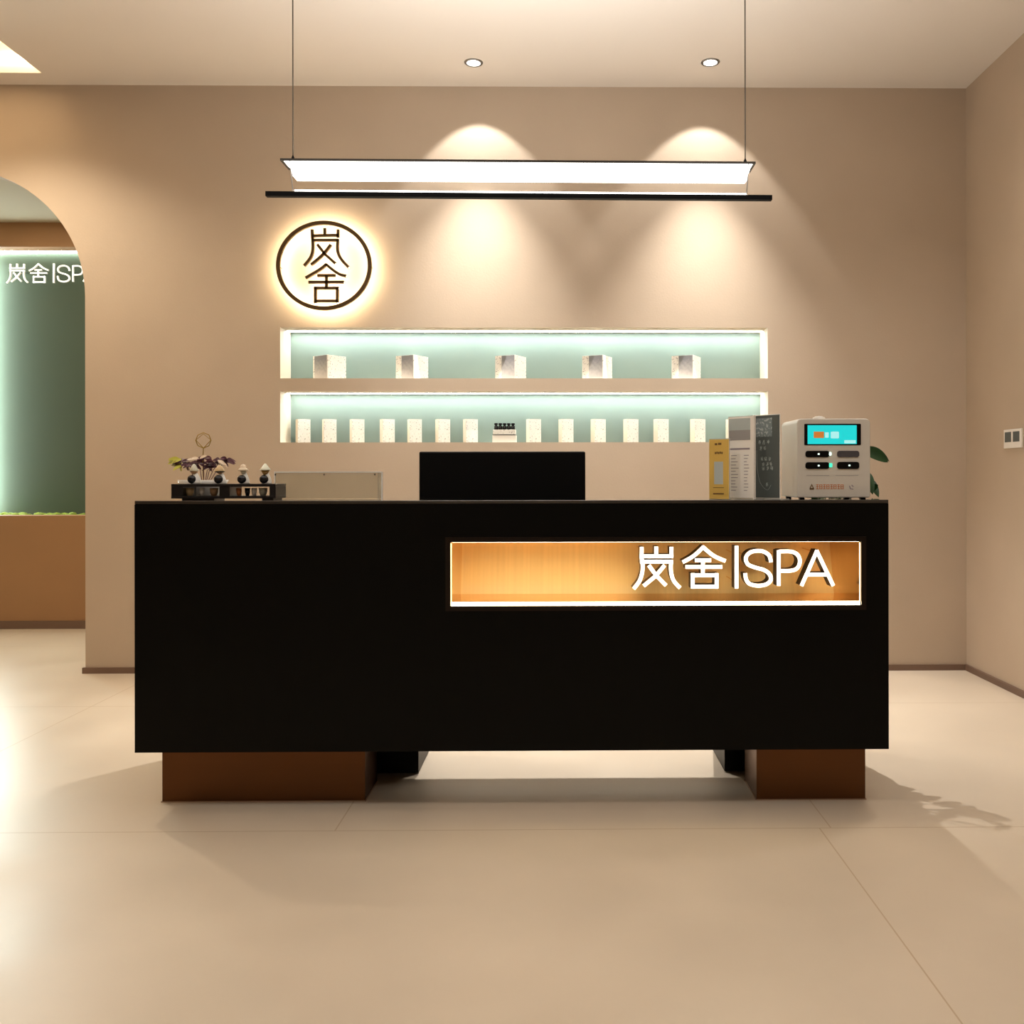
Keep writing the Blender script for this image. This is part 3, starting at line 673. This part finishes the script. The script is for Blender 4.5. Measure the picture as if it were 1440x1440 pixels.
# --- upright display cards (each turned a little so that its right edge comes forward)
def card(name, label, cat, pl, pr, ytop_l, ytop_r, y_l, y_r, m, th=.004):
    A = ly(pl, 700, y_l); Bc = ly(pr, 700, y_r); zt = ly(pl, ytop_l, y_l).z
    d = Vector((Bc.x - A.x, Bc.y - A.y)); W = d.length; ang = math.atan2(d.y, d.x)
    t = thing(name, label, cat, ((A.x + Bc.x) / 2, (A.y + Bc.y) / 2, DT), None, ang)
    return t, W, zt - DT
t, W, H = card('counter_card', 'small mustard yellow card standing on the desk left of the white menu', 'card', 997, 1026, 617, 616, DY0 + .075, DY0 + .035, 'yellow')
obj('backing', box(B(), (-W / 2, 0, 0), (W / 2, .004, H), bev=.001, seg=1), 'acryl', t)
obj('insert', box(B(), (-W / 2 + .002, -.002, .002), (W / 2 - .002, -.0002, H - .003)), 'yellow', t)
obj('foot_plate', box(B(), (-W / 2, .004, 0), (W / 2, .03, .003)), 'acryl', t)
bm = B()
def bar(bm, x0, z0, x1, z1, y=-.0026): box(bm, (W * (x0 - .5), y, H * (1 - z1)), (W * (x1 - .5), -.0021, H * (1 - z0)))
for x0, x1, z in ((.30, .42, .075), (.46, .62, .07), (.30, .36, .22), (.38, .44, .215), (.46, .52, .22), (.54, .60, .215), (.62, .68, .22)): bar(bm, x0, z, x1, z + .035)
bar(bm, .22, .80, .74, .81); bar(bm, .22, .895, .74, .915)
obj('printed_lines', bm, 'inkbrown', t)
obj('pale_window', (lambda b_: (bar(b_, .27, .38, .70, .75), b_)[1])(B()), 'inkpale', t)
t, W, H = card('menu_card', 'tall white price menu in a clear stand between the mustard and slate cards', 'menu', 1024.5, 1061, 586, 583, DY0 + .11, DY0 + .03, 'paper')
obj('backing', box(B(), (-W / 2, 0, 0), (W / 2, .003, H)), 'acryl', t)
obj('insert', box(B(), (-W / 2 + .001, -.002, .006), (W / 2 - .003, -.0002, H - .003)), 'paper', t)
obj('stand_edge', box(B(), (W / 2 - .004, -.004, 0), (W / 2, .008, H), bev=.001, seg=1), 'edge', t)
obj('foot_plate', box(B(), (-W / 2, .003, 0), (W / 2, .05, .003)), 'acryl', t)
bm = B(); bar(bm, .04, .17, .86, .29); obj('picture', bm, 'grey', t)
bm = B(); bar(bm, .04, .03, .86, .17); obj('pale_picture', bm, 'inkpale', t)
bm = B(); bar(bm, .08, .385, .84, .405)
for k in range(12):
    z = .47 + k * .038
    bar(bm, .12, z, .12 + random.uniform(.16, .3), z + .007); bar(bm, .62, z, .62 + random.uniform(.1, .2), z + .007)
obj('printed_lines', bm, 'inkgrey', t)
t, W, H = card('menu_card', 'tall slate grey poster card beside the white payment machine', 'menu', 1062, 1097, 584, 580, DY0 + .11, DY0 + .03, 'slate')
obj('backing', box(B(), (-W / 2, 0, 0), (W / 2, .003, H), bev=.001, seg=1), 'edge', t)
obj('insert', box(B(), (-W / 2, -.002, .006), (W / 2 - .002, -.0002, H - .003)), 'slate', t)
obj('foot_plate', box(B(), (-W / 2, .003, 0), (W / 2, .05, .003)), 'acryl', t)
bm = B(); bar(bm, .06, .04, .70, .26); obj('picture', bm, 'paleslate', t)
bm = B(); random.seed(3)
def hand(x, z, s):
    for j in range(8):
        p = [(W * (x - .5 + random.uniform(0, .1) * s), H * (1 - z - random.uniform(0, .05) * s)) for _ in range(3)]
        stroke(bm, smooth_pts(p, 3), .0007, -.0027, -.0021, 0, 0)
for z, xs in ((.30, (.15, .32, .5)), (.37, (.2, .36)), (.50, (.25, .4, .56)), (.56, (.3, .46, .6)), (.61, (.3, .5, .64)), (.80, (.45,))):
    for x in xs: hand(x, z, 1)
tmp = [(W * (-.42), H * .58), (W * (-.40), H * .38), (W * -.28, H * .2), (W * 0, H * .11), (W * .16, H * .17)]
stroke(bm, smooth_pts(tmp, 5), .0007, -.0027, -.0021, 0, 0)
obj('hand_drawn_script', bm, 'inkpale', t)

# --- payment machine
QY = DY0 + .04; QD = .215
a = ly(1121, 700, QY); b = ly(1224, 588.5, QY); W = b.x - a.x; H = b.z - DT
t = thing('payment_terminal', 'white boxy payment machine with a teal screen on the desk', 'machine', ((a.x + b.x) / 2, QY, DT))
def rbox(w, h, y0, y1, r, z0=0, n=5, taper=1.0, rbot=None):
    """rounded rectangle in XZ extruded in y"""
    bm = B(); pts = []; rbot = r if rbot is None else rbot
    for cx_, cz_, a0, rr in ((w / 2 - r, h - r, 0, r), (-w / 2 + r, h - r, 90, r), (-w / 2 + rbot, rbot, 180, rbot), (w / 2 - rbot, rbot, 270, rbot)):
        for i in range(n + 1):
            an = math.radians(a0 + 90 * i / n); pts.append((cx_ + rr * math.cos(an), z0 + cz_ + rr * math.sin(an)))
    A_ = [bm.verts.new((p[0], y0, p[1])) for p in pts]; C_ = [bm.verts.new((p[0], y1, z0 + (p[1] - z0) * taper)) for p in pts]
    bm.faces.new(A_); bm.faces.new(C_)
    for i in range(len(pts)): bm.faces.new((A_[i], A_[(i + 1) % len(pts)], C_[(i + 1) % len(pts)], C_[i]))
    return bm
o = obj('housing', rbox(W, H - .006, 0, QD, .016, .006, n=8, rbot=.006), 'white', t)
bv = o.modifiers.new('bevel', 'BEVEL'); bv.width = .004; bv.segments = 3; bv.limit_method = 'ANGLE'
for sx in (-1, 1):
    for yy in (.02, QD - .02): obj('rubber_foot', box(B(), (sx * (W / 2 - .02) - .008, yy - .008, 0), (sx * (W / 2 - .02) + .008, yy + .008, .0065)), 'blackplastic', t)
def loc2(px, py): q = ly(px, py, QY); return q.x - t.location.x, q.z - DT
def face_rect(name, x0, y0, x1, y1, m, r, ya=-.0015, yb=.001, par=None):
    A = loc2(x0, y1); C = loc2(x1, y0); w = C[0] - A[0]; h = C[1] - A[1]
    bm = rbox(w, h, ya, yb, min(r, h * .49, w * .49), A[1]); bmesh.ops.translate(bm, vec=((A[0] + C[0]) / 2, 0, 0), verts=bm.verts); return obj(name, bm, m, par or t)
bz_ = face_rect('screen_bezel', 1131, 596, 1210.5, 626, 'blackplastic', .003)
face_rect('screen', 1135.5, 598, 1204.5, 624.5, 'teal', .001, -.002, -.0016, bz_)
face_rect('screen_icon', 1144, 607, 1158.5, 616, 'screenor', .001, -.0024, -.0021, bz_)
face_rect('screen_icon', 1160, 608, 1165, 615.5, 'screenwh', .001, -.0024, -.0021, bz_)
face_rect('screen_icon', 1168, 607, 1179.5, 616.5, 'screenwh', .003, -.0024, -.0021, bz_)
face_rect('screen_icon', 1187, 619, 1203, 623.5, 'screenwh', .001, -.0024, -.0021, bz_)
for x0, x1, y0_, y1_, mm in ((1132.5, 1166, 634, 643, 'blackplastic'), (1177, 1208, 634, 643, 'greykey'), (1132.5, 1166, 650, 659.5, 'blackplastic'), (1177, 1208, 649.5, 659.5, 'blackplastic')):
    bt = face_rect('button', x0, y0_, x1, y1_, mm, .008, -.003, .001)
    if mm == 'blackplastic':
        cx = x0 + (x1 - x0) * .55; face_rect('button_mark', cx - 1.3, (y0_ + y1_) / 2 - 1, cx + 1.3, (y0_ + y1_) / 2 + 1, 'ledwh', .001, -.0034, -.0031, bt)
face_rect('indicator_light', 1165.5, 636, 1168.8, 640.5, 'ledwh', .002, -.0034, .0005); face_rect('indicator_light', 1165.5, 651.5, 1170, 657, 'ledteal', .002, -.0034, .0005)
face_rect('groove', 1134, 668.3, 1166, 669, 'grey', .0002, -.0006, .0005); face_rect('groove', 1175, 668.3, 1207, 669, 'grey', .0002, -.0006, .0005)
bm = B()
cz_ = 680.6
for k in range(8):          # small orange caption: only its blocks of strokes can be made out
    x0 = 1147.5 + k * 5.0
    for (u0_, v0, u1, v1) in ([(0, .1, 3.6, .1), (0, 3, 3.6, 3), (0, 6, 3.6, 6), (1.8, 0, 1.8, 6.4)], [(0, 0, 0, 6.4), (0, .4, 3.4, .4), (0, 5.8, 3.4, 5.8), (3.4, 0, 3.4, 6.4), (0, 3, 3.4, 3)])[k % 2]:
        p = loc2(x0 + u0_, cz_ + v0 + .8); q = loc2(x0 + u1, cz_ + v1 + .8); stroke(bm, [p, q], .0018, -.0007, .0004, 0, 0)
obj('caption', bm, 'orangeink', t)
bm = B()
for pts in ([(1139, 687), (1141.5, 681.5), (1144, 687), (1139, 687)], [(1138.5, 688), (1144.5, 688)]): stroke(bm, [loc2(*p) for p in pts], .003, -.0007, .0004, 0, 0)
obj('emblem', bm, 'inkbrown', t)
bm = B()
for pts in ([(1194.5, 683), (1196, 687.5), (1200, 688)], [(1197.5, 682), (1200, 684.5)]): stroke(bm, [loc2(*p) for p in pts], .003, -.0007, .0004, 0, 0)
obj('emblem', bm, 'inkgrey', t)
A = loc2(1149, 588); C = loc2(1168.5, 588); cx = (A[0] + C[0]) / 2; rr = (C[0] - A[0]) / 2
obj('top_dome', lathe(B(), [(0, 0), (rr, 0), (rr, .004), (rr * .85, .011), (rr * .5, .015), (0, .0165)], (cx, .06, H - .004), 24), 'white', t, True)

# --- plant behind the machine
pt = thing('potted_plant', 'dark green leafy plant half hidden behind the white payment machine', 'plant', (1.0, -1.60, wz))
obj('pot', lathe(B(), [(0, 0), (.045, 0), (.055, .09), (.058, .095), (.052, .095), (.048, .08), (0, .075)], n=24), 'whitecer', pt, True)
obj('soil', lathe(B(), [(0, .082), (.049, .084), (.049, .088), (0, .09)], n=20), 'soil', pt, True)
random.seed(8)
def lf(px, py, y, d, L, w):
    q = ly(px, py, y); b_ = q - Vector(pt.location); return b_, d, L, w
LV = [lf(1212, 634, -1.62, (.9, -.1, -.18), .10, .042), lf(1216, 662, -1.62, (.25, -.4, -.9), .08, .04), lf(1215, 690, -1.60, (.5, -.5, .5), .07, .04), lf(1219, 672, -1.58, (.45, -.5, -.75), .075, .035),
      lf(1218, 630, -1.60, (1, -.2, -.35), .09, .035)]
for k in range(18):
    LV.append((Vector((random.uniform(-.02, .13), random.uniform(.02, .20), random.uniform(.24, .47))), (random.uniform(-.3, .9), random.uniform(-.6, .8), random.uniform(-.2, .3)), random.uniform(.07, .1), .042))
sm_ = B()
for b_, d, L, w in LV:
    tube(sm_, [(0, 0, .085), Vector(b_) * .5 + Vector((0, 0, .08)), Vector(b_)], .0016, 5)
obj('stems', sm_, 'leaf', pt)
for k, (b_, d, L, w) in enumerate(LV): obj('leaf', leafmesh(B(), b_, d, L, w, .25, n=8, updir=Vector((.15, -1, .25)) if k < 5 else Vector((0, 0, 1))), 'leaf', pt, True)

# ------------------------------------------------------------------ switch plate on the right wall
a = atx(1414, 629, XR); b = atx(1438.5, 604, XR)
zc = (a.z + b.z) / 2; yc = (a.y + b.y) / 2; hw = abs(a.y - b.y) / 2; hh = .048
t = thing('wall_controller', 'white switch plate with two dark windows on the right wall', 'switch', (XR, yc, zc))
obj('plate', box(B(), (-.010, -hw, -hh), (-.0002, hw, hh), bev=.002), 'whitecer', t)
for s in (-1, 1): obj('display', box(B(), (-.0112, s * hw * .47 - hw * .36, -hh * .35), (-.0098, s * hw * .47 + hw * .36, hh * .72)), 'slate', t)

w = bpy.data.worlds.new('world'); S.world = w; w.use_nodes = True
w.node_tree.nodes['Background'].inputs[0].default_value = (.8, .75, .7, 1); w.node_tree.nodes['Background'].inputs[1].default_value = .1
